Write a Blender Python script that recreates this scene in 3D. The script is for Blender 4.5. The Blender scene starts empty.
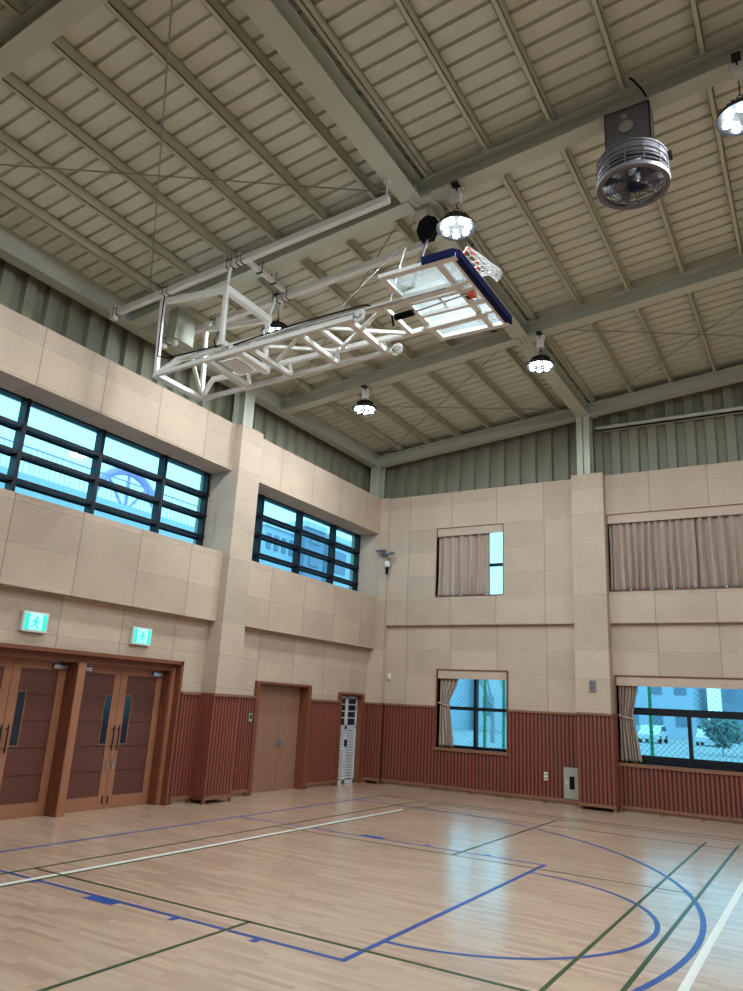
import bpy, math, random
from mathutils import Vector, Matrix
random.seed(7)
sc = bpy.context.scene
COL = sc.collection

# ------------------------------------------------------------------ camera
YAW, PITCH, ROLL, F = -0.551, 0.276, 0.053, 737.74
cam = bpy.data.cameras.new('camera')
cam.sensor_fit = 'HORIZONTAL'; cam.sensor_width = 36.0; cam.lens = F * 36.0 / 743.0
cam.clip_start = 0.05; cam.clip_end = 600
co = bpy.data.objects.new('camera', cam); COL.objects.link(co)
fw = Vector((math.sin(YAW) * math.cos(PITCH), math.cos(YAW) * math.cos(PITCH), math.sin(PITCH)))
rt = Vector((math.cos(YAW), -math.sin(YAW), 0)); up = rt.cross(fw)
r2 = rt * math.cos(ROLL) + up * math.sin(ROLL); u2 = up * math.cos(ROLL) - rt * math.sin(ROLL)
mw = Matrix((r2, u2, -fw)).transposed().to_4x4(); mw.translation = (9.117, -5.365, 1.874)
co.matrix_world = mw
sc.camera = co

# ------------------------------------------------------------------ sky, exposure
LED_POWER = 1300.0
SKY = (0.52, 0.80, 1.0)
SKY_STRENGTH = 2.4
w = bpy.data.worlds.new('sky'); sc.world = w; w.use_nodes = True
bg = w.node_tree.nodes['Background']
bg.inputs[0].default_value = (*SKY, 1); bg.inputs[1].default_value = SKY_STRENGTH
sc.view_settings.view_transform = 'Standard'; sc.view_settings.look = 'None'
sc.view_settings.exposure = 0.2; sc.view_settings.gamma = 1.0
sc.view_settings.use_curve_mapping = False
sc.cycles.use_denoising = True
sc.cycles.max_bounces = 10; sc.cycles.diffuse_bounces = 6; sc.cycles.glossy_bounces = 4
sc.cycles.transparent_max_bounces = 24; sc.cycles.transmission_bounces = 6
sc.cycles.sample_clamp_indirect = 6.0
sc.cycles.caustics_reflective = False; sc.cycles.caustics_refractive = False

# ------------------------------------------------------------------ materials
def lin(c):
    return tuple(((x / 255) / 12.92 if x / 255 <= 0.04045 else ((x / 255 + 0.055) / 1.055) ** 2.4) for x in c)
MATS = {}
class N:
    def __init__(s, name):
        s.m = bpy.data.materials.new(name); s.m.use_nodes = True
        s.t = s.m.node_tree; s.b = s.t.nodes['Principled BSDF']; s.out = s.t.nodes['Material Output']
        MATS[name] = s.m
    def n(s, typ, **kw):
        x = s.t.nodes.new(typ)
        for k, v in kw.items():
            if k.startswith('i'):
                key = k[1:]; key = int(key) if key.isdigit() else key.replace('_', ' ')
                x.inputs[key].default_value = v
            else: setattr(x, k, v)
        return x
    def l(s, a, b): s.t.links.new(a, b)
    def math(s, op, a, b=None, c=None):
        x = s.n('ShaderNodeMath', operation=op)
        for i, v in enumerate((a, b, c)):
            if v is None: continue
            if isinstance(v, (int, float)): x.inputs[i].default_value = v
            else: s.l(v, x.inputs[i])
        return x.outputs[0]
    def mix(s, f, a, b):
        x = s.n('ShaderNodeMix', data_type='RGBA')
        for k, v in ((0, f), (6, a), (7, b)):
            if isinstance(v, (int, float)): x.inputs[k].default_value = v
            elif isinstance(v, tuple): x.inputs[k].default_value = (*v, 1)
            else: s.l(v, x.inputs[k])
        return x.outputs[2]
    def coord(s):
        return s.n('ShaderNodeTexCoord').outputs['Object']
    def noise(s, scale, detail=3, vec=None, stretch=None, rough=.5):
        v = vec or s.coord()
        if stretch:
            mp = s.n('ShaderNodeMapping'); mp.inputs['Scale'].default_value = stretch; s.l(v, mp.inputs[0]); v = mp.outputs[0]
        x = s.n('ShaderNodeTexNoise'); x.inputs['Scale'].default_value = scale; x.inputs['Detail'].default_value = detail
        x.inputs['Roughness'].default_value = rough
        s.l(v, x.inputs['Vector']); return x.outputs[0]
    def bump(s, h, strength=.2, dist=.01):
        x = s.n('ShaderNodeBump'); x.inputs['Strength'].default_value = strength; x.inputs['Distance'].default_value = dist
        s.l(h, x.inputs['Height']); s.l(x.outputs[0], s.b.inputs['Normal'])
def plain(name, c, rough=.5, metal=0., var=.06, scale=6., stretch=None, spec=.5):
    s = N(name); c = lin(c)
    nz = s.noise(scale, 3, stretch=stretch)
    a = tuple(x * (1 - var) for x in c); b = tuple(min(1, x * (1 + var)) for x in c)
    s.l(s.mix(nz, a, b), s.b.inputs['Base Color'])
    s.b.inputs['Roughness'].default_value = rough; s.b.inputs['Metallic'].default_value = metal
    s.b.inputs['Specular IOR Level'].default_value = spec
    return s.m
def wood(name, c, axis=2, rough=.45, var=.3, scale=9):
    s = N(name); c = lin(c); st = [8, 8, 8]; st[axis] = .6
    nz = s.noise(scale * .5, 5, stretch=tuple(st), rough=.6); n2 = s.noise(.8, 2)
    f = s.math('ADD', s.math('MULTIPLY', nz, .7), s.math('MULTIPLY', n2, .3))
    s.l(s.mix(f, tuple(x * (1 - var) for x in c), tuple(x * (1 + var) for x in c)), s.b.inputs['Base Color'])
    s.b.inputs['Roughness'].default_value = rough
    s.bump(nz, .1, .003)
    return s.m
def emit(name, c, st):
    s = N(name); s.b.inputs['Base Color'].default_value = (*c, 1)
    s.b.inputs['Emission Color'].default_value = (*c, 1); s.b.inputs['Emission Strength'].default_value = st
    return s.m
def glass(name, tint, gloss=.03):
    s = N(name)
    tr = s.n('ShaderNodeBsdfTransparent'); tr.inputs[0].default_value = (*tint, 1)
    gl = s.n('ShaderNodeBsdfGlossy'); gl.inputs['Roughness'].default_value = .03
    lw = s.n('ShaderNodeLayerWeight'); lw.inputs[0].default_value = .5
    fac = s.math('ADD', s.math('MULTIPLY', s.math('POWER', lw.outputs['Facing'], 4.0), .5), gloss)
    mx = s.n('ShaderNodeMixShader'); s.l(fac, mx.inputs[0]); s.l(tr.outputs[0], mx.inputs[1]); s.l(gl.outputs[0], mx.inputs[2])
    s.l(mx.outputs[0], s.out.inputs['Surface'])
    return s.m
def acoustic(name, c, pu, ou, pz, oz, ax):
    """wood-wool acoustic board: fibre mottling, butt joints"""
    s = N(name); c = lin(c)
    P = s.coord(); sp = s.n('ShaderNodeSeparateXYZ'); s.l(P, sp.inputs[0])
    u = sp.outputs[ax]
    fu = s.math('FRACT', s.math('DIVIDE', s.math('SUBTRACT', u, ou), pu))
    fz = s.math('FRACT', s.math('DIVIDE', s.math('SUBTRACT', sp.outputs[2], oz), pz))
    ju = s.math('LESS_THAN', fu, .012 / pu); jz = s.math('LESS_THAN', fz, .012 / pz)
    fine = s.noise(30, 5, rough=.75); big = s.noise(1.3, 3)
    # each board its own slight tone
    iu = s.math('FLOOR', s.math('DIVIDE', s.math('SUBTRACT', u, ou), pu)); iz = s.math('FLOOR', s.math('DIVIDE', s.math('SUBTRACT', sp.outputs[2], oz), pz))
    wn = s.n('ShaderNodeTexWhiteNoise', noise_dimensions='2D'); cv = s.n('ShaderNodeCombineXYZ'); s.l(iu, cv.inputs[0]); s.l(iz, cv.inputs[1]); s.l(cv.outputs[0], wn.inputs['Vector'])
    f = s.math('ADD', s.math('MULTIPLY', fine, .55), s.math('ADD', s.math('MULTIPLY', big, .3), s.math('MULTIPLY', wn.outputs[0], .15)))
    base = s.mix(f, tuple(x * .55 for x in c), tuple(min(1, x * 1.45) for x in c))
    # pale scuffs along the horizontal joints
    scuff = s.math('MULTIPLY', s.math('LESS_THAN', fz, .045 / pz), s.math('GREATER_THAN', s.noise(5, 3, stretch=(1, 1, 14)), .56))
    base = s.mix(s.math('MULTIPLY', scuff, .35), base, tuple(min(1, x * 1.5) for x in c))
    base = s.mix(s.math('MULTIPLY', jz, .35), base, tuple(x * .35 for x in c))
    base = s.mix(s.math('MULTIPLY', ju, .75), base, tuple(x * .25 for x in c))
    s.l(base, s.b.inputs['Base Color']); s.b.inputs['Roughness'].default_value = .9; s.b.inputs['Specular IOR Level'].default_value = .15
    s.bump(fine, .35, .01)
    return s.m
def maple():
    s = N('maple_floor')
    P = s.coord()
    def strips(ly, lx, seed):
        mp = s.n('ShaderNodeMapping'); mp.inputs['Location'].default_value = (seed, seed * 1.7, 0); s.l(P, mp.inputs[0])
        sp = s.n('ShaderNodeSeparateXYZ'); s.l(mp.outputs[0], sp.inputs[0])
        row = s.math('FLOOR', s.math('DIVIDE', sp.outputs[1], ly))
        wr = s.n('ShaderNodeTexWhiteNoise', noise_dimensions='1D'); s.l(row, wr.inputs['W'])
        xs = s.math('ADD', s.math('DIVIDE', sp.outputs[0], lx), s.math('MULTIPLY', wr.outputs[0], 7.3))
        ix = s.math('FLOOR', xs)
        cv = s.n('ShaderNodeCombineXYZ'); s.l(row, cv.inputs[0]); s.l(ix, cv.inputs[1])
        wn = s.n('ShaderNodeTexWhiteNoise', noise_dimensions='2D'); s.l(cv.outputs[0], wn.inputs['Vector'])
        edge = s.math('LESS_THAN', s.math('FRACT', s.math('DIVIDE', sp.outputs[1], ly)), .035)
        return wn.outputs[0], edge
    a, e = strips(.062, .55, 3.0)
    grain = s.noise(6, 4, stretch=(.5, 9, 1), rough=.6); big = s.noise(.35, 2)
    f = s.math('ADD', s.math('MULTIPLY', a, .42), s.math('ADD', s.math('MULTIPLY', grain, .36), s.math('MULTIPLY', big, .28)))
    rmp = s.n('ShaderNodeValToRGB'); s.l(f, rmp.inputs[0])
    el = rmp.color_ramp.elements; el[0].position = .1; el[0].color = (*lin(FLOOR_D), 1); el[1].position = .95; el[1].color = (*lin(FLOOR_L), 1)
    base = s.mix(s.math('MULTIPLY', e, .3), rmp.outputs[0], tuple(x * .5 for x in lin(FLOOR_D)))
    s.l(base, s.b.inputs['Base Color'])
    s.b.inputs['Roughness'].default_value = .3
    s.b.inputs['Coat Weight'].default_value = .8; s.b.inputs['Coat Roughness'].default_value = .19; s.b.inputs['Coat IOR'].default_value = 1.5
    s.bump(s.noise(3, 2, stretch=(1, 4, 1)), .02, .003)
    return s.m
FLOOR_D, FLOOR_L = (164, 132, 111), (217, 188, 164)
maple()
acoustic('acoustic_board_left', (184, 164, 147), 1.225, 2.09, .62, .17, 1)
acoustic('acoustic_board_pilaster', (184, 165, 149), 60.0, -20.0, .62, .17, 0)
acoustic('acoustic_board_back', (184, 165, 149), 1.22, 1.22, .62, .17, 0)
plain('steel_paint', (182, 185, 170), .5, var=.05, scale=2)
plain('purlin_paint', (188, 186, 164), .5, var=.06, scale=3)
plain('deck_paint', (204, 206, 192), .42, var=.07, scale=2.5)
plain('cladding_paint', (128, 126, 108), .55, var=.06, scale=2)
wood('slat_wood', (124, 64, 50), 2, .5, .25)
wood('slat_backing', (66, 32, 26), 2, .6, .2)
wood('trim_wood', (128, 88, 66), 0, .5, .2)
wood('door_stile', (152, 102, 76), 2, .42, .2)
wood('door_panel_wood', (92, 52, 43), 2, .4, .3)
wood('flush_door_wood', (146, 106, 86), 2, .45, .14)
wood('jamb_wood', (116, 66, 46), 2, .45, .25)
plain('window_frame_navy', (12, 18, 30), .5, spec=.3)
plain('white_metal', (216, 214, 210), .4, var=.04)
plain('white_paint', (205, 208, 210), .45, var=.04)
plain('dark_metal', (40, 40, 42), .4, .4)
plain('black_rubber', (16, 16, 18), .9, spec=.1)
plain('chrome', (190, 192, 195), .25, .9)
plain('grey_box', (150, 152, 140), .5)
plain('low_bounce_dark', (84, 80, 74), .9)  # dark tone for the unseen walls, so they bounce less light
plain('fan_grey', (104, 100, 106), .45, .2)
plain('navy_padding', (20, 24, 66), .85, var=.15, scale=20, spec=.15)
plain('rim_orange', (214, 82, 52), .45)
plain('net_white', (235, 235, 235), .8)
plain('curtain_beige', (166, 148, 136), .85, var=.08, scale=3, stretch=(6, 6, .3), spec=.2)
plain('pelmet_beige', (184, 164, 150), .8, var=.05, spec=.2)
plain('paint_blue', (24, 72, 148), .3)
plain('paint_green', (36, 70, 40), .3)
plain('paint_white', (228, 226, 218), .3)
plain('paint_black_green', (44, 52, 44), .3)
plain('wire_steel', (150, 148, 140), .4, .5)
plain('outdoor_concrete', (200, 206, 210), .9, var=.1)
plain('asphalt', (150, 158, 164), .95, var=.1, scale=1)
plain('green_post', (40, 190, 140), .5)  # outdoor haze put into the colour: green brightened
plain('fence_wire', (186, 204, 206), .5, .3)  # wire lightened, haze put into its colour
plain('facade_blue_grey', (180, 196, 212), .8)  # facade paled: haze and missing daylight put into the colour
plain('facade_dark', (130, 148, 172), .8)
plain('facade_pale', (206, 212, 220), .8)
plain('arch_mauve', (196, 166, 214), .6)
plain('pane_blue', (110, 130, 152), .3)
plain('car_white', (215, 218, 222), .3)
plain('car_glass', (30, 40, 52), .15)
plain('bark_hazed', (142, 152, 158), .9)  # bark paled, with the bright outdoor haze in its colour
plain('leaf_hazed', (104, 136, 134), .8, var=.3, scale=10)  # leaf green paled by the same haze put into the colour
glass('window_glass', (0.66, 0.94, 0.98))
s_ = N('board_glass')
_tr = s_.n('ShaderNodeBsdfTransparent'); _tr.inputs[0].default_value = (.93, .97, .97, 1)
_df = s_.n('ShaderNodeBsdfTranslucent'); _df.inputs[0].default_value = (.86, .93, .97, 1)
_d2 = s_.n('ShaderNodeBsdfGlossy'); _d2.inputs['Roughness'].default_value = .12
_m1 = s_.n('ShaderNodeMixShader'); _m1.inputs[0].default_value = .06; s_.l(_tr.outputs[0], _m1.inputs[1]); s_.l(_df.outputs[0], _m1.inputs[2])
_m2 = s_.n('ShaderNodeMixShader'); _m2.inputs[0].default_value = .10; s_.l(_m1.outputs[0], _m2.inputs[1]); s_.l(_d2.outputs[0], _m2.inputs[2])
s_.l(_m2.outputs[0], s_.out.inputs['Surface'])
plain('vision_glass', (28, 40, 54), .12)
emit('led_lens', (0.84, 0.96, 1.0), LED_POWER)
emit('exit_green', (0.02, 0.60, 0.42), .8)
emit('exit_white', (0.30, .95, 0.78), .8)

# ------------------------------------------------------------------ mesh builder
class MB:
    def __init__(s): s.v = []; s.f = []; s.mi = []; s.cur = 0
    def add(s, vs, fs):
        o = len(s.v); s.v += [tuple(x) for x in vs]
        s.f += [tuple(o + i for i in f) for f in fs]; s.mi += [s.cur] * len(fs); return s
    def box(s, x0, x1, y0, y1, z0, z1):
        if x0 > x1: x0, x1 = x1, x0
        if y0 > y1: y0, y1 = y1, y0
        if z0 > z1: z0, z1 = z1, z0
        vs = [(x0, y0, z0), (x1, y0, z0), (x1, y1, z0), (x0, y1, z0), (x0, y0, z1), (x1, y0, z1), (x1, y1, z1), (x0, y1, z1)]
        return s.add(vs, [(0, 3, 2, 1), (4, 5, 6, 7), (0, 1, 5, 4), (1, 2, 6, 5), (2, 3, 7, 6), (3, 0, 4, 7)])
    def frame(s, p0, p1, upv=(0, 0, 1)):
        p0 = Vector(p0); p1 = Vector(p1); d = (p1 - p0).normalized(); upv = Vector(upv)
        if abs(d.dot(upv)) > .98: upv = Vector((0, 1, 0))
        a = d.cross(upv).normalized(); b = a.cross(d).normalized(); return p0, p1, a, b
    def bar(s, p0, p1, wd, ht, upv=(0, 0, 1)):
        p0, p1, a, b = s.frame(p0, p1, upv); a = a * wd / 2; b = b * ht / 2
        vs = [p0 - a - b, p0 + a - b, p0 + a + b, p0 - a + b, p1 - a - b, p1 + a - b, p1 + a + b, p1 - a + b]
        return s.add(vs, [(0, 1, 2, 3), (7, 6, 5, 4), (0, 4, 5, 1), (1, 5, 6, 2), (2, 6, 7, 3), (3, 7, 4, 0)])
    def rod(s, p0, p1, r, n=8, r1=None):
        p0, p1, a, b = s.frame(p0, p1); r1 = r if r1 is None else r1
        c = [(math.cos(2 * math.pi * i / n), math.sin(2 * math.pi * i / n)) for i in range(n)]
        vs = [p0 + a * r * x + b * r * y for x, y in c] + [p1 + a * r1 * x + b * r1 * y for x, y in c]
        return s.add(vs, [(i, n + i, n + (i + 1) % n, (i + 1) % n) for i in range(n)] + [tuple(range(n)), tuple(range(2 * n - 1, n - 1, -1))])
    def path(s, pts, r, n=6, closed=False):
        pts = [Vector(p) for p in pts]; m = len(pts); rings = []
        for i, p in enumerate(pts):
            q = pts[(i + 1) % m] if (closed or i < m - 1) else p; o = pts[i - 1] if (closed or i > 0) else p
            d = (q - o).normalized(); u = Vector((0, 0, 1))
            if abs(d.dot(u)) > .95: u = Vector((1, 0, 0))
            a = d.cross(u).normalized(); b = a.cross(d)
            rings.append([p + (a * math.cos(2 * math.pi * k / n) + b * math.sin(2 * math.pi * k / n)) * r for k in range(n)])
        vs = [x for rr in rings for x in rr]; fs = []
        for i in range(m if closed else m - 1):
            j = (i + 1) % m
            fs += [(i * n + k, j * n + k, j * n + (k + 1) % n, i * n + (k + 1) % n) for k in range(n)]
        if not closed: fs += [tuple(range(n)), tuple((m - 1) * n + k for k in range(n - 1, -1, -1))]
        return s.add(vs, fs)
    def lathe(s, prof, n=24, c=(0, 0, 0), cap=True):
        vs = [(c[0] + r * math.cos(2 * math.pi * k / n), c[1] + r * math.sin(2 * math.pi * k / n), c[2] + z) for r, z in prof for k in range(n)]
        fs = []
        for i in range(len(prof) - 1):
            fs += [(i * n + k, i * n + (k + 1) % n, (i + 1) * n + (k + 1) % n, (i + 1) * n + k) for k in range(n)]
        if cap: fs += [tuple(range(n - 1, -1, -1)), tuple((len(prof) - 1) * n + k for k in range(n))]
        return s.add(vs, fs)
    def prism(s, poly, axis, a0, a1):
        """poly of 2-D points, extruded along axis 0/1/2 from a0 to a1"""
        def P(p, a):
            q = list(p); q.insert(axis, a); return tuple(q)
        n = len(poly); vs = [P(p, a0) for p in poly] + [P(p, a1) for p in poly]
        return s.add(vs, [(i, (i + 1) % n, n + (i + 1) % n, n + i) for i in range(n)] + [tuple(range(n - 1, -1, -1)), tuple(range(n, 2 * n))])
    def ibeam(s, p0, p1, wd, ht, tf=.022, tw=.014):
        """p0,p1 on the underside centre line"""
        up_ = Vector((0, 0, 1)); p0 = Vector(p0); p1 = Vector(p1)
        s.bar(p0 + up_ * tf / 2, p1 + up_ * tf / 2, wd, tf); s.bar(p0 + up_ * (ht - tf / 2), p1 + up_ * (ht - tf / 2), wd, tf)
        s.bar(p0 + up_ * ht / 2, p1 + up_ * ht / 2, tw, ht - 2 * tf); return s
    def build(s, name, mat, parent=None, smooth=False, loc=None, bevel=0):
        me = bpy.data.meshes.new(name); me.from_pydata(s.v, [], s.f)
        for mm in (mat if isinstance(mat, (list, tuple)) else [mat]): me.materials.append(MATS[mm])
        if isinstance(mat, (list, tuple)): me.polygons.foreach_set('material_index', s.mi)
        me.validate(); me.update()
        import bmesh as _b
        bm = _b.new(); bm.from_mesh(me); _b.ops.recalc_face_normals(bm, faces=bm.faces); bm.to_mesh(me); bm.free()
        if smooth:
            for p in me.polygons: p.use_smooth = True
            me.set_sharp_from_angle(angle=math.radians(40))
        o = bpy.data.objects.new(name, me); COL.objects.link(o)
        if parent is not None: o.parent = parent
        if loc is not None: o.location = loc
        if bevel:
            b = o.modifiers.new('bevel', 'BEVEL'); b.width = bevel; b.segments = 2; b.limit_method = 'ANGLE'
        return o
def tag(o, label=None, cat=None, group=None, kind=None):
    for k, v in (('label', label), ('category', cat), ('group', group), ('kind', kind)):
        if v: o[k] = v
    return o
def empty(name, loc=(0, 0, 0), rz=0):
    o = bpy.data.objects.new(name, None); COL.objects.link(o); o.location = loc; o.rotation_euler = (0, 0, rz); o.empty_display_size = .1; return o
def thing(name, label, cat, loc=(0, 0, 0), group=None, rz=0): return tag(empty(name, loc, rz), label, cat, group)
def struct(name, mb, mat, label=None, cat=None, group=None, **k): return tag(mb.build(name, mat, **k), label, cat, group, 'structure')
def copy_tree(o, parent=None):
    c = o.copy(); COL.objects.link(c)
    if parent is not None: c.parent = parent
    for ch in list(o.children): copy_tree(ch, c)
    return c

# ------------------------------------------------------------------ key dimensions
XU, XL, XP = -0.87, -1.05, -0.69          # left wall: upper face, lower face, pilaster face
YU, YL, YP = 11.50, 11.60, 11.28          # back wall the same
ZT, ZW = 7.32, 1.93                       # wall top, wainscot top
FRONT, RIGHT = -7.2, 21.0
def roof(x):                               # underside of rafters
    return 8.38 + .1 * x
RAFTERS = [-6.5, -1.96, 2.62, 7.14, 11.5]

# ------------------------------------------------------------------ floor and court lines
fl = struct('floor', MB().box(-1.75, RIGHT, FRONT, 12.2, -.15, 0), 'maple_floor', 'pale maple strip floor of the gym with painted court lines', 'floor')
H = [0.0012]
def strip(name, mat, rects=(), rings=(), label=None):
    m = MB(); h = H[0]; H[0] += .00012
    for x0, x1, y0, y1 in rects:
        m.box(x0, x1, y0, y1, -.001, h)
    for cx, cy, r0, r1, a0, a1 in rings:
        n = 96
        for i in range(n):
            t0 = math.radians(a0 + (a1 - a0) * i / n); t1 = math.radians(a0 + (a1 - a0) * (i + 1) / n)
            m.add([(cx + r * math.cos(t), cy + r * math.sin(t), h) for r, t in ((r0, t0), (r1, t0), (r1, t1), (r0, t1))], [(0, 1, 2, 3)])
    o = m.build(name, mat, fl)
    if label: o['label'] = label
    return o
LW = .05
yl0, yl1 = 0.0, 4.85
BX = .62                                    # baseline
strip('boundary_line', 'paint_blue', [(BX, BX + LW, -5.2, 9.85)], label='blue base line')
ticks = []
for a, b, d in ((2.08, 2.15, .08), (2.95, 3.33, .11), (4.02, 4.09, .08), (4.93, 5.0, .08)):
    ticks += [(a, b, yl0 - d, yl0), (a, b, yl1, yl1 + d)]
strip('key_line', 'paint_blue', [(BX, 5.8, yl0, yl0 + LW), (BX, 5.8, yl1 - LW, yl1)] + ticks, label='blue lane line with rebound marks')
strip('free_throw_line', 'paint_blue', [(5.745, 5.8, yl0, yl1)], label='blue free throw line')
strip('free_throw_circle', 'paint_blue', rings=[(5.78, 2.43, 1.76, 1.81, -90, 90)], label='blue half circle')
ac = (1.9, 2.37); R3 = 6.06
strip('three_point_line', 'paint_blue', [(BX, ac[0], ac[1] + R3 - LW, ac[1] + R3), (BX, ac[0], ac[1] - R3, ac[1] - R3 + LW)], [(ac[0], ac[1], R3 - .055, R3, -90, 90)], label='blue arc')
strip('sideline', 'paint_black_green', [(BX, RIGHT - 1, 9.5, 9.56)], label='dark side line')
strip('white_line', 'paint_white', [(1.98, 2.06, -5.2, 7.9), (7.98, 8.05, -5.2, 9.3)], label='white lines')
G = .04
strip('green_line', 'paint_green', [(1.60, 1.64, -5.2, 9.3), (2.06, 2.10, -5.2, 9.3), (1.62, 7.45, .31, .35), (1.62, 7.6, 4.50, 4.53),
      (4.58, 4.62, -5.2, .35), (4.59, 4.63, 4.53, 9.05), (1.62, 14, 9.2, 9.23), (1.62, 14, 8.3, 8.325),
      (7.17, 7.207, -5.2, 8.75), (7.64, 7.68, -5.2, 8.85)], label='dark green lines')

# ------------------------------------------------------------------ walls
TOPW = ZT
m = MB()
m.box(-1.75, XU, FRONT, 11.62, 6.33, TOPW); m.box(-1.75, XU, FRONT, 11.62, 3.27, 4.62)
for a, b in ((FRONT, -1.85), (5.43, 6.12), (11.4, 11.62)): m.box(-1.75, XU, a, b, 4.62, 6.33)
D1 = (.50, 4.78, 2.44); D2 = (7.02, 8.90, 2.22); D3 = (10.18, 11.24, 2.12)
m.box(-1.75, XL, FRONT, 11.62, 2.44, 3.27)
for a, b, z in ((FRONT, D1[0], 0), (D1[1], D2[0], 0), (D2[0], D2[1], D2[2]), (D2[1], D3[0], 0), (D3[0], D3[1], D3[2]), (D3[1], 11.62, 0)):
    m.box(-1.75, XL, a, b, z, 2.44)
wl = struct('wall_left', m, 'acoustic_board_left', 'beige acoustic board wall with the entrance doors', 'wall')
m = MB()
W1 = (.83, 2.62, 4.60, 6.35); W2 = (.90, 2.70, .98, 2.79); W3 = (5.16, 9.7, 4.60, 6.35); W4 = (5.20, 9.7, .97, 2.75)
zl = 3.88
for a, b, z0, z1 in ((-1.75, RIGHT, 6.35, TOPW), (-1.75, RIGHT, zl, 4.60), (-1.75, W1[0], 4.6, 6.35), (W1[1], W3[0], 4.6, 6.35), (W3[1], RIGHT, 4.6, 6.35)):
    m.box(a, b, YU, 12.15, z0, z1)
for a, b, z0, z1 in ((-1.75, RIGHT, 2.79, zl), (-1.75, W2[0], 0, 2.79), (W2[1], W4[0], 0, 2.79), (W4[0], W4[1], 2.75, 2.79), (W4[1], RIGHT, 0, 2.79), (W2[0], W2[1], 0, .98), (W4[0], W4[1], 0, .97)):
    m.box(a, b, YL, 12.15, z0, z1)
wb = struct('wall_back', m, 'acoustic_board_back', 'beige acoustic board wall with the curtained windows', 'wall')
# the unseen walls behind and beside the camera, darkened to cut bounced light
struct('wall_front', MB().box(-1.75, RIGHT, FRONT - .3, FRONT, 0, 10.8), 'low_bounce_dark', 'plain unseen wall behind the viewer, darkened to cut bounced light', 'wall')
struct('wall_right', MB().box(RIGHT, RIGHT + .3, FRONT, 12.15, 0, 10.8), 'low_bounce_dark', 'plain unseen end wall far to the right, darkened to cut bounced light', 'wall')
struct('door_light_block', MB().box(-1.85, -1.75, FRONT, 11.6, -.15, 3), 'grey_box', 'unseen panel added behind the doors to block light leaking under them', 'wall')  # unseen panel added to stop outdoor light leaking under the doors
# pilasters
struct('pilaster', MB().box(XU - .3, XP, 5.40, 6.06, ZW, TOPW), 'acoustic_board_pilaster', 'board clad pilaster between the two high ribbon windows', 'pilaster')
struct('pilaster', MB().box(4.40, 5.14, YP, YL + .1, ZW + .02, TOPW + .02), 'acoustic_board_pilaster', 'board clad pilaster between the curtained windows of the back wall', 'pilaster')
struct('pilaster', MB().box(9.98, 10.74, YP, YL + .1, ZW + .02, TOPW + .02), 'acoustic_board_pilaster', 'board clad pilaster beyond the wide windows', 'pilaster')
struct('pilaster', MB().box(XU - .2, -.60, 11.42, YL + .05, ZW, TOPW), 'acoustic_board_pilaster', 'narrow board clad pilaster in the room corner', 'pilaster')

# ------------------------------------------------------------------ slatted wainscot
def slats(m, axis, face, a0, a1, z0, z1, d):
    """vertical battens; axis 1: wall runs along y and faces +x; axis 0: runs along x and faces -y.  d = +1 / -1 outward"""
    pitch = .088; n = max(1, round((a1 - a0) / pitch)); p = (a1 - a0) / n
    for i in range(n):
        u = a0 + p * (i + .5); h = .031
        q = [(u - h, face), (u + h, face), (u + h * .75, face + d * .024), (u - h * .75, face + d * .024)]
        if axis == 1: m.prism([(y, x) for x, y in q] if False else [(b, a) for a, b in q], 2, z0, z1)
        else: m.prism(q, 2, z0, z1)
def wainscot(name, axis, face, a0, a1, z1, label, z0=.10, d=None, cap=True):
    d = d if d is not None else (1 if axis == 1 else -1)
    m = MB(); slats(m, axis, face, a0, a1, z0 + .03, z1, d)
    o = struct(name, m, 'slat_wood', label, 'wainscot')
    def bx(f0, f1, u0, u1, za, zb):
        mm = MB()
        if axis == 1: mm.box(face + d * f0, face + d * f1, u0, u1, za, zb)
        else: mm.box(u0, u1, face + d * f0, face + d * f1, za, zb)
        return mm
    bx(-.02, .004, a0, a1, z0, z1).build('backing_board', 'slat_backing', o)
    if cap: bx(-.01, .05, a0, a1, z1, z1 + .05).build('cap_rail', 'trim_wood', o)
    bx(-.01, .045, a0, a1, z0 - .03, z0 + .03).build('bottom_rail', 'trim_wood', o)
    f = MB(); n = max(1, int((a1 - a0) / .75)); 
    for i in range(n + 1):
        u = a0 + .03 + (a1 - a0 - .06) * i / n
        if axis == 1: f.box(face + d * .0, face + d * .03, u - .03, u + .03, 0, z0 - .03)
        else: f.box(u - .03, u + .03, face + d * .0, face + d * .03, 0, z0 - .03)
    f.build('foot_block', 'trim_wood', o)
    return o
e = .0
wainscot('wainscot', 1, XL + .02, D1[1] + .08, 5.36, 1.88, 'red brown slatted wainscot between the entrance doors and the pilaster')
wainscot('wainscot', 1, XP + .0, 5.34, 6.10, 1.88, 'red brown slatted wainscot on the front of the left wall pilaster')
m = MB(); m.box(XL, XP + .02, 5.35, 5.36, .07, 1.93); m.box(XL, XP + .02, 6.08, 6.10, .07, 1.93); slats(m, 0, 5.355, XL + .02, XP + .01, .12, 1.90, -1)
struct('wainscot_return', m, 'slat_wood', 'timber sides of the wainscot on the left pilaster', 'wainscot')
wainscot('wainscot', 1, XL + .02, 6.10, D2[0] - .06, 1.88, 'red brown slatted wainscot between the left pilaster and the plain wooden door')
wainscot('wainscot', 1, XL + .02, D2[1] + .06, D3[0] - .06, 1.88, 'red brown slatted wainscot between the plain wooden door and the white louvred door')
wainscot('wainscot', 1, XL + .02, D3[1] + .06, 11.46, 1.88, 'red brown slatted wainscot strip right of the white louvred door')
wainscot('wainscot', 1, XL + .02, FRONT, D1[0] - .08, 1.88, 'red brown slatted wainscot left of the entrance doors')
wainscot('wainscot', 0, 11.46, -1.0, -.56, 1.88, 'red brown slatted wainscot on the corner pilaster')
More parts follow.
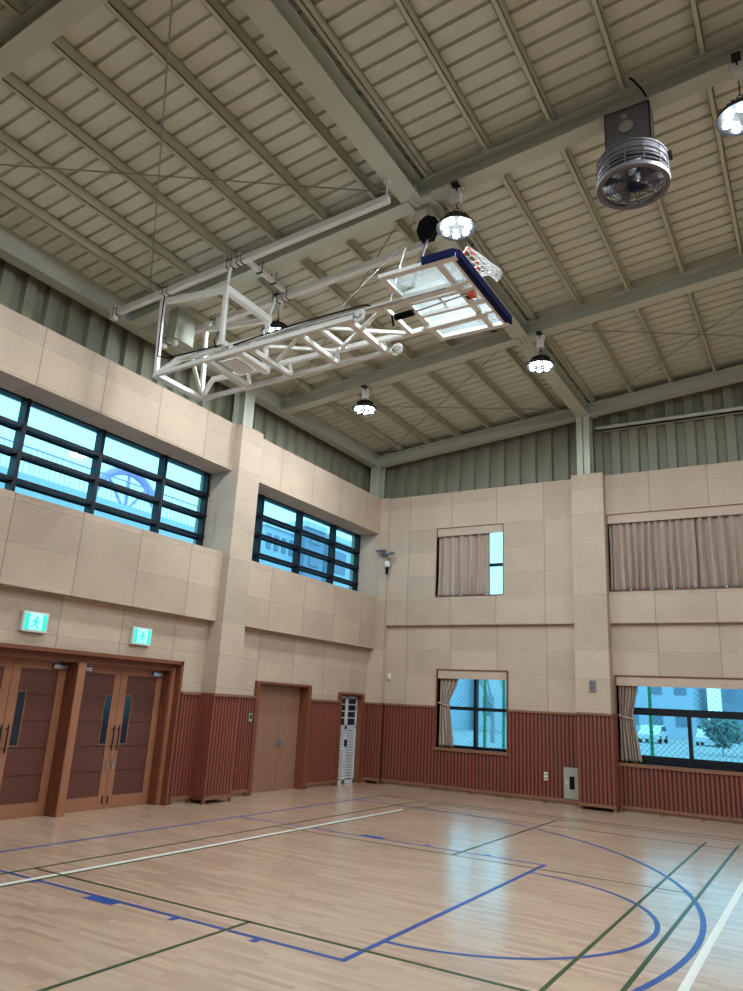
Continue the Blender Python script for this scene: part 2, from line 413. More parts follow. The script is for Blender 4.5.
struct('wainscot_return', MB().box(-.60, -.55, 11.47, YL, .07, 1.93), 'slat_backing', 'dark timber side of the wainscot in the room corner', 'wainscot')
wainscot('wainscot', 0, YL - .02, -.58, W2[0] - .03, 1.88, 'red brown slatted wainscot from the corner to the low small window')
wainscot('wainscot', 0, YL - .02, W2[0] - .03, W2[1] + .03, .90, 'low red brown slatted wainscot under the small window', cap=False)
wainscot('wainscot', 0, YL - .02, W2[1] + .03, 4.42, 1.88, 'red brown slatted wainscot between the low small window and the back pilaster')
wainscot('wainscot', 0, YP + .0, 4.41, 5.19, 1.90, 'red brown slatted wainscot on the front of the back wall pilaster')
m = MB(); m.box(5.17, 5.18, YP - .02, YL, .07, 1.95); m.box(4.41, 4.43, YP - .02, YL, .07, 1.95); slats(m, 1, 5.175, YP - .01, YL - .02, .12, 1.90, 1)
struct('wainscot_return', m, 'slat_wood', 'timber sides of the wainscot on the back pilaster', 'wainscot')
wainscot('wainscot', 0, YL - .02, 5.19, 9.95, .90, 'low red brown slatted wainscot under the wide window', cap=False)

# ------------------------------------------------------------------ roof: deck, purlins, rafters, main beam, cladding
RIDGE = 14.0
def rz(x): return x if x <= RIDGE else 2 * RIDGE - x
m = MB(); pitch = .257; y = -7.3; prof = []
while y < 12.4:
    prof += [(y, 0), (y + .195, 0), (y + .203, .05), (y + .247, .05)]; y += pitch
xs = [-1.9, RIDGE, RIGHT + .3]
vs = []
for xx in xs: vs += [(xx, p[0], 8.84 + .1 * rz(xx) + p[1]) for p in prof]
n = len(prof); fs = [(k * n + i, (k + 1) * n + i, (k + 1) * n + i + 1, k * n + i + 1) for k in range(2) for i in range(n - 1)]
m.add(vs, fs)
ceil = struct('ceiling', m, 'deck_paint', 'ribbed grey green steel roof deck', 'ceiling')
sol = ceil.modifiers.new('thick', 'SOLIDIFY'); sol.thickness = .06; sol.offset = 1
ORD = ['first', 'second', 'third', 'fourth', 'fifth', 'sixth', 'seventh', 'eighth', 'ninth', 'tenth']
PX = (-.35, .5, 1.38, 2.28, 3.18, 4.08, 4.93, 5.84, 6.73, 7.66, 8.59, 9.5, 10.4, 11.3, 12.2, 13.1)
for xp in PX:
    zb = 8.66 + .1 * xp; mm = MB()
    mm.box(xp - .035, xp + .035, -7.2, 12.0, zb, zb + .012); mm.box(xp + .025, xp + .035, -7.2, 12.0, zb, zb + .178); mm.box(xp - .035, xp + .035, -7.2, 12.0, zb + .168, zb + .18); mm.box(xp - .035, xp - .028, -7.2, 12, zb, zb + .03)
    left = [q for q in PX if q < 4.685]; rgt = [q for q in PX if q > 4.685]
    lab = ('%s purlin left of the main beam, under the ribbed roof deck' % ORD[len(left) - 1 - left.index(xp)]) if xp < 4.685 else ('%s purlin right of the main beam, under the ribbed roof deck' % ORD[rgt.index(xp)])
    struct('purlin', mm, 'purlin_paint', lab, 'purlin', 'purlins under the roof deck')
mbm = MB().ibeam((4.685, FRONT, 8.85), (4.685, 11.6, 8.85), .31, .30)
struct('roof_beam', mbm, 'steel_paint', 'heavy main steel beam running across the whole roof to the back wall', 'beam')
for yy in RAFTERS:
    for xa, xb in ((-1.15, 4.66), (4.71, RIDGE)):
        mm = MB().ibeam((xa, yy, roof(xa)), (xb, yy, roof(xb)), .25, .28)
        for xe in (([xb - .02] if xa < 0 else [xa + .02])):
            mm.box(xe - .012, xe + .012, yy - .14, yy + .14, roof(xe) - .02, roof(xe) + .29)
        if xa > 0: mm.box(4.84, 5.0, yy - .12, yy + .12, roof(4.9) - .03, roof(4.9) + .02)
        # seat clips under each purlin
        for xp in (-.35, .5, 1.38, 2.28, 3.18, 4.08, 5.84, 6.73, 7.66, 8.59, 9.5):
            if xa < xp < xb: mm.box(xp - .12, xp + .04, yy - .15, yy - .06, roof(xp) + .278, roof(xp) + .286)
        struct('roof_beam', mm, 'steel_paint', '%s sloping steel rafter %s of the main beam, counted from the back wall' % (ORD[4 - RAFTERS.index(yy)], 'left' if xa < 0 else 'right'), 'beam', 'sloping rafters')
mm = MB().ibeam((-1.15, FRONT, 8.27), (-1.15, 11.6, 8.27), .25, .5)
struct('roof_beam', mm, 'steel_paint', 'deep eaves girder along the top of the left wall', 'beam')
def steel_col(x0, x1, y0, y1, z0, z1, along, lab):
    mm = MB(); t = .02
    if along == 'x':   # flanges face +-y
        mm.box(x0, x1, y0, y0 + t, z0, z1); mm.box(x0, x1, y1 - t, y1, z0, z1); c = (x0 + x1) / 2; mm.box(c - .01, c + .01, y0, y1, z0, z1)
    else:
        mm.box(x0, x0 + t, y0, y1, z0, z1); mm.box(x1 - t, x1, y0, y1, z0, z1); c = (y0 + y1) / 2; mm.box(x0, x1, c - .01, c + .01, z0, z1)
    struct('steel_column', mm, 'steel_paint', lab, 'column')
steel_col(4.53, 4.84, 11.38, 11.7, TOPW, 8.86, 'x', 'steel column on the back pilaster under the main beam')
steel_col(-1.32, -1.0, 5.72, 6.03, TOPW, 8.28, 'y', 'steel column on the left wall pilaster')
steel_col(-1.28, -.98, 11.45, 11.75, TOPW - .02, 8.4, 'x', 'steel corner column above the corner pilaster')
# profiled wall cladding above the boards
def cladding(name, axis, face, a0, a1, z0, ztop, label, out):
    m = MB(); u = a0; pts = []
    while u < a1:
        pts += [(u, 0), (u + .19, 0), (u + .22, .10), (u + .39, .10)]; u += .42
    pts = [p for p in pts if p[0] <= a1]; n = len(pts); vs = []
    for lvl in (0, 1):
        for p in pts:
            zz = z0 if lvl == 0 else (ztop(p[0]) if callable(ztop) else ztop)
            q = face + out * p[1]
            vs.append((q, p[0], zz) if axis == 1 else (p[0], q, zz))
    m.add(vs, [(i, i + 1, n + i + 1, n + i) for i in range(n - 1)])
    o = struct(name, m, 'cladding_paint', label, 'cladding')
    s_ = o.modifiers.new('thick', 'SOLIDIFY'); s_.thickness = .02; s_.offset = 1 if out < 0 else -1
    return o
cladding('wall_cladding', 1, -1.5, FRONT, 12.1, TOPW - .3, 8.9, 'grey green profiled metal cladding above the left wall', -1)
cladding('wall_cladding', 0, 11.95, -1.5, RIDGE, TOPW - .3, lambda x: 8.80 + .1 * x, 'grey green profiled metal cladding above the back wall', 1)
struct('wall_cladding', MB().box(RIDGE, RIGHT, 11.95, 12.0, TOPW - .3, 10.4), 'cladding_paint', 'flat grey green cladding beyond the roof ridge', 'cladding')
mm = MB(); mm.box(4.9, RIDGE, 11.80, 11.92, 8.56, 8.60); mm.box(4.9, RIDGE, 11.80, 11.815, 8.56, 8.68)
struct('wall_girt', mm, 'steel_paint', 'horizontal steel rail across the cladding right of the back column', 'rail')
# cross bracing rods in the roof plane
def br(x0, y0, x1, y1, lab, dz=.20):
    t = thing('brace_rod', lab, 'brace rod')
    p0 = Vector((x0, y0, roof(x0) + dz)); p1 = Vector((x1, y1, roof(x1) + dz))
    MB().rod(p0, p1, .011, 6).build('rod', 'wire_steel', t)
    d = (p1 - p0).normalized()
    for p, s in ((p0, 1), (p1, -1)): MB().bar(p, p + d * s * .16, .05, .05).build('turnbuckle', 'steel_paint', t)
XA, XB = -.85, 4.5
br(XA, -1.82, XB, 2.48, 'thin roof bracing rod crossing left of the main beam above the stowed hoop')
br(XB, -1.95, -.62, 2.54, 'thin steep roof bracing rod meeting the left end of the hoop rails', .235)
br(XA, 7.0, XB, 2.78, 'thin roof bracing rod behind the stowed hoop running up to the main beam')
br(XA, 7.28, XB, 11.36, 'thin bracing rod in the far left roof bay ending at the back column')
br(XB, 7.28, XA, 11.36, 'thin roof bracing rod in the far left roof bay running to the room corner', .235)
br(5.05, 7.28, 10.3, 11.36, 'thin roof bracing rod in the far right roof bay starting beside the far hanging lamp')
br(5.05, 11.36, 10.3, 7.28, 'thin roof bracing rod in the far right roof bay starting at the back column', .235)

# ------------------------------------------------------------------ windows
def ribbon_window(name, y0, y1, mull, label):
    t = tag(empty(name), label, 'window', None, 'structure'); x = -1.49
    fr = MB(); fr.box(x - .12, x + .02, y0, y1, 6.30, 6.36); fr.box(x - .12, x + .02, y0, y1, 4.62, 4.68)
    for yy in (y0, y1 - .06): fr.box(x - .12, x + .02, yy, yy + .06, 4.68, 6.30)
    fr.build('window_frame', 'window_frame_navy', t)
    for yy in mull: MB().box(x - .13, x + .05, yy - .035, yy + .035, 4.62, 6.36).build('mullion', 'window_frame_navy', t)
    for zz in (4.98, 5.42, 5.86):
        mm = MB(); mm.box(x - .12, x + .04, y0, y1, zz - .03, zz + .03); mm.box(x - .16, x - .13, y0, y1, zz - .055, zz + .055); mm.build('glazing_bar', 'window_frame_navy', t)
    MB().box(x - .10, x - .09, y0, y1, 4.64, 6.34).build('glass_pane', 'window_glass', t)
    MB().box(x - .3, -.88, y0 - .01, y1 + .01, 4.615, 4.625).build('sill', 'white_paint', t)  # made white to bounce daylight up onto the soffit
ribbon_window('window_1', -1.85, 5.43, (-1.8, -.33, 1.17, 2.67, 4.17), 'long high ribbon window above the entrance doors')
ribbon_window('window_2', 6.12, 11.4, (7.16, 8.66, 10.14), 'high ribbon window right of the pilaster with four rows of panes')
def wall_window(name, wn, vm, hm, label, wood_trim=True, bot=.06):
    x0, x1, z0, z1 = wn; t = tag(empty(name), label, 'window', None, 'structure'); y = 11.86
    fr = MB(); fr.box(x0, x1, y - .05, y + .1, z1 - .06, z1); fr.box(x0, x1, y - .05, y + .1, z0, z0 + bot)
    fr.box(x0, x0 + .06, y - .05, y + .1, z0, z1); fr.box(x1 - .06, x1, y - .05, y + .1, z0, z1)
    fr.build('window_frame', 'window_frame_navy', t)
    for a, za, zb in vm: MB().box(a - .035, a + .035, y - .06, y + .08, za, zb).build('mullion', 'window_frame_navy', t)
    for za, zb in hm: MB().box(x0, x1, y - .055, y + .09, za, zb).build('glazing_bar', 'window_frame_navy', t)
    MB().box(x0, x1, y + .02, y + .03, z0, z1).build('glass_pane', 'window_glass', t)
    f0 = (YU if z0 > 3 else YL); c = MB()
    if z0 > 3:
        c.box(x0 - .02, x0, f0 - .012, 11.8, z0, z1 + .02); c.box(x1, x1 + .02, f0 - .012, 11.8, z0, z1 + .02); c.box(x0 - .02, x1 + .02, f0 - .012, 11.8, z1, z1 + .02); c.box(x0 - .02, x1 + .02, f0 - .012, 11.8, z0 - .02, z0)
        c.build('trim', 'jamb_wood', t)
    else:
        c.box(x0 - .025, x0, f0 - .05, 11.8, z0, z1 + .02); c.box(x1, x1 + .025, f0 - .05, 11.8, z0, z1 + .02); c.box(x0 - .025, x1 + .025, f0 - .02, 11.8, z1, z1 + .02)
        c.build('trim', 'jamb_wood', t)
        MB().box(x0 - .04, x1 + .04, f0 - .075, 11.8, z0 - .07, z0).build('sill', 'trim_wood', t)
wall_window('window_3', W1, [(1.7, W1[2], W1[3])], [(5.38, 5.44)], 'small high window of the back wall, mostly behind a drawn curtain')
wall_window('window_4', W2, [(1.81, W2[2], W2[3])], [(1.86, 1.94)], 'small low window of the back wall with a dark cross bar')
wall_window('window_5', W3, [(6.6, 4.6, 6.35), (8.1, 4.6, 6.35)], [(5.38, 5.44)], 'wide high window of the back wall behind drawn curtains')
wall_window('window_6', W4, [(6.6, .97, 2.0), (8.0, .97, 2.0)], [(1.96, 2.11)], 'wide low window of the back wall with thick dark bars', bot=.17)
# ------------------------------------------------------------------ curtains
def curtain(x0, x1, z0, z1, label, tied=None, y=11.70, folds=None, seed=0, group=None):
    rnd = random.Random(seed); W = x1 - x0
    folds = folds or max(4, int(W / .17)); nu = folds * 10; nv = 28; ph = [rnd.uniform(-.6, .6) for _ in range(folds + 2)]; am = [rnd.uniform(.55, 1.15) for _ in range(folds + 2)]
    vs = []
    for j in range(nv + 1):
        v = j / nv; z = z1 + (z0 - z1) * v
        for i in range(nu + 1):
            u = i / nu; k = u * folds; ki = int(k)
            amp = (.048 + .02 * v) * am[min(ki, folds)]; a = amp * math.sin(2 * math.pi * k + ph[min(ki, folds)] * .3 + .5 * math.sin(3 * v + ki))
            wd = 1.0
            if tied:
                zt, wt, wb = tied
                if v < zt: wd = 1 - (1 - wt) * (.5 - .5 * math.cos(math.pi * min(1, (v / zt) ** 1.3)))
                else: wd = wt + (wb - wt) * ((v - zt) / (1 - zt)) ** .8
                a *= (.5 + .5 * wd)
            vs.append((x0 + W * u * wd + .012 * math.sin(4 * v + ki * 1.7) * v, y + a, z - (.012 * math.sin(ki * 2.1) if j == nv else 0)))
    fs = [(j * (nu + 1) + i, j * (nu + 1) + i + 1, (j + 1) * (nu + 1) + i + 1, (j + 1) * (nu + 1) + i) for j in range(nv) for i in range(nu)]
    o = MB().add(vs, fs).build('curtain', 'curtain_beige', smooth=True); tag(o, label, 'curtain', group)
    s = o.modifiers.new('thick', 'SOLIDIFY'); s.thickness = .004
    if tied:
        zt, wt, wb = tied; zz = z1 + (z0 - z1) * zt; mm = MB()
        mm.path([(x0 - .01, y - .055, zz + .05), (x0 + W * wt * .5, y - .062, zz + .01), (x0 + W * wt + .01, y - .05, zz - .02), (x0 + W * wt + .01, y + .05, zz), (x0 - .01, y + .05, zz + .05)], .014, 6, True)
        mm.build('tieback', 'pelmet_beige', o)
def pelmet(wn, label):
    x0, x1, z0, z1 = wn; y = (YU if z0 > 3 else YL) - .025; mm = MB(); mm.box(x0 + .003, x1 - .003, y + .03, y + .05, z1 - .20, z1 - .003); mm.box(x0 + .003, x1 - .003, y + .05, y + .26, z1 - .03, z1 - .003); mm.box(x0 + .003, x0 + .02, y + .05, y + .26, z1 - .2, z1 - .003)
    tag(mm.build('curtain_pelmet', 'pelmet_beige'), label, 'pelmet')
pelmet(W1, 'beige curtain pelmet over the small high window')
pelmet(W2, 'beige curtain pelmet over the small low window')
pelmet(W3, 'long beige curtain pelmet over the wide high window')
pelmet(W4, 'long beige curtain pelmet over the wide low window')
curtain(W1[0] + .01, 2.24, W1[2] + .014, W1[3] - .04, 'beige curtain drawn across most of the small high window', seed=1, folds=6, y=11.59)
curtain(W2[0] + .01, 1.42, W2[2] + .02, W2[3] - .04, 'beige curtain tied back at the left of the small low window', (.45, .52, .78), seed=2, folds=5, y=11.70)
curtain(W3[0] + .01, 7.0, W3[2] + .012, W3[3] - .04, 'beige curtain closing the left part of the wide high window', seed=3, folds=12, y=11.59)
curtain(6.96, 9.6, W3[2] + .012, W3[3] - .04, 'beige curtain closing the right part of the wide high window', seed=4, folds=13, y=11.59)
curtain(W4[0] + .01, 5.62, W4[2] + .02, W4[3] - .04, 'striped beige curtain tied back at the left of the wide low window', (.48, .72, 1.05), seed=5, folds=6, y=11.70)

# ------------------------------------------------------------------ doors
XD = -1.30
def leaf_of(t, y0, y1, side, zt=2.28):
    """panelled leaf; side = +1 when the meeting stile is at y1"""
    lf = MB(); st = .14
    lf.box(XD - .045, XD, y0 + .004, y0 + st, .002, zt); lf.box(XD - .045, XD, y1 - st, y1 - .004, .002, zt)
    lf.box(XD - .045, XD, y0 + st, y1 - st, zt - .13, zt); lf.box(XD - .045, XD, y0 + st, y1 - st, .002, .20)
    lo = lf.build('door_leaf', 'door_stile', t, bevel=.003)
    p = MB(); n = 5; h = (zt - .13 - .20) / n
    va, vb = (y1 - st - .14, y1 - st - .01) if side > 0 else (y0 + st + .01, y0 + st + .14)
    for i in range(n):
        z0 = .20 + h * i; p.box(XD - .035, XD - .008, y0 + st, y1 - st, z0 + (.006 if i else 0), z0 + h - (.006 if i < n - 1 else 0))
    p.box(XD - .04, XD - .02, y0 + st, y1 - st, .2, zt - .13)
    p.build('door_panel', 'door_panel_wood', lo)
    g = MB(); g.box(XD - .012, XD - .004, va, vb, 1.02, 1.80); g.build('vision_pane', 'vision_glass', lo)
    gf = MB()
    for a in (va - .012, vb): gf.box(XD - .012, XD + .004, a, a + .012, 1.008, 1.812)
    gf.box(XD - .012, XD + .004, va, vb, 1.80, 1.812); gf.box(XD - .012, XD + .004, va, vb, 1.008, 1.02)
    gf.build('vision_frame', 'door_stile', lo)
    yh = y1 - .055 if side > 0 else y0 + .055
    hb = MB(); hb.rod((XD + .06, yh, .92), (XD + .06, yh, 1.32), .013, 10)
    for z in (.98, 1.26): hb.rod((XD, yh, z), (XD + .06, yh, z), .009, 8)
    hb.build('pull_handle', 'dark_metal', lo, True)
    lk = MB(); lk.box(XD, XD + .02, yh - .015, yh + .015, .62, .78); lk.build('lock', 'chrome', lo)
    b = MB(); b.box(XD, XD + .012, yh - .012, yh + .012, .08, .2); b.build('floor_bolt', 'dark_metal', lo)
    ya, yb = (y0 + .04, y0 + .28) if side > 0 else (y1 - .28, y1 - .04)
    c = MB(); c.box(XD, XD + .06, ya, yb, 2.17, 2.23)
    yc = yb if side > 0 else ya; c.bar((XD + .03, (ya + yb) / 2, 2.25), (XD + .05, (ya + yb) / 2 + .22 * side, 2.29), .02, .012)
    c.build('door_closer', 'chrome', lo)
t = tag(empty('door_1'), 'pair of dark panelled entrance doors nearest the left edge', 'door', None, 'structure')
leaf_of(t, .66, 1.62, 1); leaf_of(t, 1.62, 2.56, -1)
t = tag(empty('door_2'), 'pair of dark panelled entrance doors left of the slatted wainscot', 'door', None, 'structure')
leaf_of(t, 2.72, 3.68, 1); leaf_of(t, 3.68, 4.63, -1)
m = MB(); m.box(XD - .06, -1.12, D1[0], 4.78, 2.28, 2.44); m.box(XD - .06, -1.04, 2.56, 2.72, 0, 2.28); m.box(XD - .06, -1.12, 4.63, 4.74, 0, 2.28); m.box(XD - .06, -1.12, D1[0], .66, 0, 2.28)
o = struct('trim_1', m, 'jamb_wood', 'brown timber frame around the entrance doors', 'door frame')
m = MB(); m.box(XD - .02, -1.10, 4.66, 4.74, 0, 2.36); m.box(-1.04, -1.035, 2.575, 2.71, 0, 2.28); m.build('frame_edge', 'door_stile', o)
m = MB(); m.box(-1.14, -.97, 4.74, 4.80, 0, 2.46); m.box(-1.14, -.97, D1[0] - .06, 4.80, 2.40, 2.46); m.box(-1.14, -.97, D1[0] - .06, D1[0], 0, 2.46); m.build('architrave', 'jamb_wood', o)
# plain double door
t = tag(empty('door_3'), 'plain light brown double door right of the left pilaster', 'door', None, 'structure')
for y0, y1 in ((7.08, 8.16), (8.16, 8.84)):
    lf = MB(); k = max(1, round((y1 - y0) / .17)); s_ = (y1 - y0 - .006) / k
    for i in range(k): lf.box(-1.29, -1.24, y0 + .003 + s_ * i, y0 + .003 + s_ * (i + 1) - .004, .002, 2.17)
    lf.box(-1.29, -1.245, y0 + .003, y1 - .003, .002, 2.17)
    lo = lf.build('door_leaf', 'flush_door_wood', t)
    yy = y1 - .05 if y0 < 8 else y0 + .06; s = -1 if y0 < 8 else 1
    hb = MB(); hb.box(-1.24, -1.23, yy - .025, yy + .025, .88, 1.06); hb.rod((-1.24, yy, 1.0), (-1.18, yy, 1.0), .012, 8); hb.rod((-1.18, yy, 1.0), (-1.18, yy + s * .12, 1.0), .010, 8)
    hb.build('door_handle', 'chrome', lo, True)
m = MB(); m.box(-1.32, -.99, D2[0] - .06, D2[0] + .06, 0, D2[2] + .0); m.box(-1.32, -1.0, D2[1] - .06, D2[1], 0, 2.17); m.box(-1.32, -1.0, D2[0] - .06, D2[1] + .05, 2.18, D2[2] + .01); m.box(-1.12, -1.0, D2[1], D2[1] + .05, 0, 2.18)
struct('trim_2', m, 'jamb_wood', 'brown timber frame around the plain double door', 'door frame')
# white louvred door
t = tag(empty('door_4'), 'narrow white louvred double door with small panes near the corner', 'door', None, 'structure')
x = -1.14
for y0, y1 in ((10.24, 10.70), (10.70, 11.18)):
    lf = MB(); st = .055
    lf.box(x - .04, x, y0 + .003, y0 + st, .002, 2.06); lf.box(x - .04, x, y1 - st, y1 - .003, .002, 2.06); lf.box(x - .04, x, y0, y1, 2.0, 2.06); lf.box(x - .04, x, y0, y1, .002, .09); lf.box(x - .04, x, y0, y1, 1.30, 1.36)
    for z in (1.53, 1.69, 1.85): lf.box(x - .03, x - .005, y0, y1, z - .012, z + .012)
    lo = lf.build('door_leaf', 'white_paint', t)
    lv = MB(); z = .12
    while z < 1.28:
        lv.add([(x - .005, y0 + st, z), (x - .005, y1 - st, z), (x - .04, y1 - st, z + .05), (x - .04, y0 + st, z + .05), (x - .003, y0 + st, z + .006), (x - .003, y1 - st, z + .006), (x - .037, y1 - st, z + .056), (x - .037, y0 + st, z + .056)], [(0, 1, 2, 3), (7, 6, 5, 4), (0, 4, 5, 1), (1, 5, 6, 2), (2, 6, 7, 3), (3, 7, 4, 0)]); z += .066
    lv.build('louvre', 'white_paint', lo)
    MB().box(x - .025, x - .018, y0 + st, y1 - st, 1.36, 2.0).build('pane', 'vision_glass', lo)
    MB().box(x - .06, x - .042, y0 + .02, y1 - .02, .05, 1.32).build('back_panel', 'dark_metal', lo)
    yy = y1 - .03 if y0 < 10.5 else y0 + .03
    hb = MB(); hb.box(x, x + .03, yy - .014, yy + .014, .86, 1.02)
    if y0 < 10.5: hb.box(x, x + .03, yy - .02, yy + .02, 1.26, 1.33)
    hb.build('door_handle', 'dark_metal', lo)
m = MB(); m.box(-1.2, -.99, D3[0] - .06, D3[0] + .06, 0, 2.07); m.box(-1.2, -1.0, D3[1] - .06, D3[1] + .04, 0, 2.08); m.box(-1.2, -1.0, D3[0] - .06, D3[1] + .04, 2.08, 2.13)
struct('trim_3', m, 'jamb_wood', 'brown timber frame around the white louvred door', 'door frame')

# ------------------------------------------------------------------ stowed basketball backstop
hoop = thing('basketball_backstop', 'white steel ceiling mounted basketball backstop folded up under the roof', 'basketball hoop', (2.6, 2.45, 8.3))
def hp(mb, name, mat, par=hoop, smooth=False, label=None):
    L = Vector(hoop.location); mb.v = [tuple(Vector(v) - L) for v in mb.v]
    o = mb.build(name, mat, par, smooth)
    if label: o['label'] = label
    return o
YA, YB = 2.0, 3.15
def railz(x): return 8.20 + .078 * x
for yy in (YA, YB): hp(MB().bar((-.82, yy, railz(-.82)), (4.62, yy, railz(4.62)), .09, .10), 'support_rail', 'white_metal')
for xx in (2.0, ): hp(MB().bar((xx, YA - .05, railz(xx) + .085), (xx, YB + .05, railz(xx) + .085), .07, .06), 'cross_bar', 'white_metal')
for yy in (YA, YB):
    for xx in (-.75, .43, 1.8, 2.0):
        cl = MB(); zr = railz(xx)
        for s in (-.045, .045):
            for q in (-.05, .05): cl.rod((xx + s, yy + q, zr - .065), (xx + s, yy + q, zr + .15), .005, 6)
            cl.box(xx + s - .006, xx + s + .006, yy - .055, yy + .055, zr - .066, zr - .052)
        cl.box(xx - .05, xx + .05, yy - .055, yy + .055, zr + .052, zr + .062)
        hp(cl, 'rail_clamp', 'dark_metal')
for yy in (2.45, 2.80):
    cl = MB()
    for s in (-.05, .05): cl.rod((2.0 + s, yy, railz(2) + .04), (2.0 + s, yy, 8.60), .007, 6)
    cl.box(1.94, 2.06, yy - .02, yy + .02, railz(2) + .04, railz(2) + .05)
    hp(cl, 'rafter_clamp', 'dark_metal')
for yy in (YA, YB):
    bk = MB(); bk.rod((4.58, yy, railz(4.58)), (4.58, yy, 8.85), .014, 8); bk.box(4.53, 4.63, yy - .04, yy + .04, 8.83, 8.85); hp(bk, 'rail_bracket', 'white_metal')
    bk = MB(); bk.box(-.86, -.76, yy - .05, yy + .05, railz(-.8) - .12, railz(-.8) + .16); hp(bk, 'rail_bracket', 'white_metal')
# hanger frame
Y1, Y2 = 1.95, 2.97
hf = MB()
T1, T2 = (.43, 8.02), (1.82, 7.87)
for yy in (Y1, Y2):
    hf.bar((T1[0], yy, T1[1]), (T2[0], yy, T2[1]), .065, .09); hf.bar((T2[0], yy, T2[1] + .04), (T2[0] + .03, yy, 6.95), .062, .062, (1, 0, 0))
    hf.bar((T1[0], yy, T1[1] + .03), (.52, yy, 6.72), .06, .06, (1, 0, 0))
    hf.bar((T1[0], yy, T1[1]), (T1[0], yy + (.03 if yy < 2.4 else .12), railz(.43)), .04, .04, (1, 0, 0)); hf.bar((T2[0], yy, T2[1]), (T2[0], yy + (.03 if yy < 2.4 else .12), railz(1.8)), .04, .04, (1, 0, 0))
hf.bar((T2[0], Y1 - .04, T2[1] + .01), (T2[0], Y2 + .04, T2[1] + .01), .10, .11)
hf.bar((1.86, Y1 - .05, 6.95), (1.86, Y2 + .05, 6.95), .11, .08)
hp(hf, 'hanger_frame', 'white_metal')
pl = MB(); pl.box(1.52, 1.82, 2.28, 2.75, 6.86, 6.885); pl.box(1.95, 2.03, 2.0, 2.9, 6.86, 6.93)
hp(pl, 'mounting_plate', 'white_metal')
# lower mast frame
def zlow(x): return 6.71 + .027 * (x - .5)
for yy in (Y1, 3.0): hp(MB().bar((.5, yy, zlow(.5)), (4.2, yy, zlow(4.2)), .062, .066), 'mast_tube', 'white_metal')
for xx, wd in ((.5, .12), (1.56, .08), (2.4, .08), (3.28, .08), (4.10, .09)):
    hp(MB().bar((xx, Y1, zlow(xx)), (xx, 3.0, zlow(xx)), wd, .07), 'cross_bar', 'white_metal')
ya, yb = 2.10, 2.90
def zup(x): return 6.96 if x < 4.8 else 6.96 + .04 * (x - 4.8)
for yy, ye in ((ya, Y1 + .02), (yb, 2.98)):
    hp(MB().bar((.80, yy, 6.97), (4.8, yy, 6.97), .066, .07).bar((4.8, yy, 6.97), (5.70, yy, 7.0), .11, .06).bar((.82, yy, 6.99), (.52, ye, 6.73), .06, .06), 'mast_tube', 'white_metal')
bc = MB()
bc.bar((1.1, ya, 6.95), (.52, 2.97, 6.74), .05, .05); bc.bar((.95, ya, 6.95), (.60, Y1, 6.76), .04, .04)
for x0, x1 in ((2.05, 3.3), (3.3, 4.55)):
    bc.bar((x0, ya, 6.96), (x1, yb, 6.96), .045, .045); bc.bar((x0, yb, 6.94), (x1, ya, 6.94), .045, .045)
for xx in (1.56, 2.4, 3.28, 4.1):
    for a, b in ((Y1, ya), (3.0, yb)): bc.bar((xx, a, zlow(xx)), (xx, b, 6.96), .04, .04)
hp(bc, 'diagonal_brace', 'white_metal')
for xx in (3.45, 4.55): hp(MB().bar((xx, ya, 6.97), (xx, yb, 6.97), .06, .06), 'cross_bar', 'white_metal')
for yy in (Y1, 3.0):
    wm = MB()
    for k in range(7):
        a = 2 * math.pi * k / 7; wm.bar((4.28 + .07 * math.cos(a), yy, zlow(4.2) + .07 * math.sin(a) + .01), (4.28 + .07 * math.cos(a + .9), yy, zlow(4.2) + .07 * math.sin(a + .9) + .01), .05, .03, (0, 1, 0))
    wm.rod((4.28, yy - .04, zlow(4.2) + .01), (4.28, yy + .04, zlow(4.2) + .01), .03, 10); wm.bar((4.1, yy, zlow(4.2)), (4.28, yy, zlow(4.2) + .01), .03, .03)
    hp(wm, 'hinge_wheel', 'white_metal')
# backboard
bx0, bx1, by0, by1, bz = 4.80, 5.86, 1.55, 3.35, 7.06
bb = hp(MB().box(bx0 + .02, bx1 - .02, by0 + .02, by1 - .02, bz, bz + .012), 'backboard', 'board_glass', label='clear glass backboard')
f = MB()
for yy in (by0 + .03, by1 - .03): f.bar((bx0, yy, bz - .03), (bx1, yy, bz - .03), .09, .05)
for xx in (bx0 + .03, bx1 - .04, 5.60): f.bar((xx, by0 + .005, bz - .028), (xx, by1 - .005, bz - .028), .08, .044)
for yy in (ya, 2.45 - .18, 2.45 + .18, yb): f.bar((bx0 + .01, yy, bz - .036), (bx1 - .05, yy, bz - .036), .055, .05)
hp(f, 'board_frame', 'white_metal', bb)
p = MB()
pr = .065
def padpath(x0_, x1_, yA, yB): return [(x0_, yA, bz), (x1_ - .05, yA, bz), (x1_, yA + .05 * (1 if yB > yA else -1), bz), (x1_, yB - .05 * (1 if yB > yA else -1), bz), (x1_ - .05, yB, bz), (x0_, yB, bz)]
pts = padpath(5.42, bx1, by0, by1)
for a, b in zip(pts, pts[1:]): p.bar(a, b, .085, .10)
for q in pts[1:-1]: p.rod((q[0], q[1], q[2] - .05), (q[0], q[1], q[2] + .05), .043, 12)
hp(p, 'edge_padding', 'navy_padding', bb, label='navy blue padding')
mk = MB()
for a in ((5.22, 5.70, 2.155, 2.195), (5.22, 5.70, 2.705, 2.745), (5.22, 5.26, 2.155, 2.745), (5.66, 5.70, 2.155, 2.745)): mk.box(a[0], a[1], a[2], a[3], bz + .013, bz + .015)
hp(mk, 'target_square', 'paint_white', bb)
RX, RZ = 5.66, bz + .41
rim = MB(); n = 40
rim.path([(RX, 2.45 + .225 * math.cos(2 * math.pi * k / n), RZ + .225 * math.sin(2 * math.pi * k / n)) for k in range(n)], .015, 8, True)
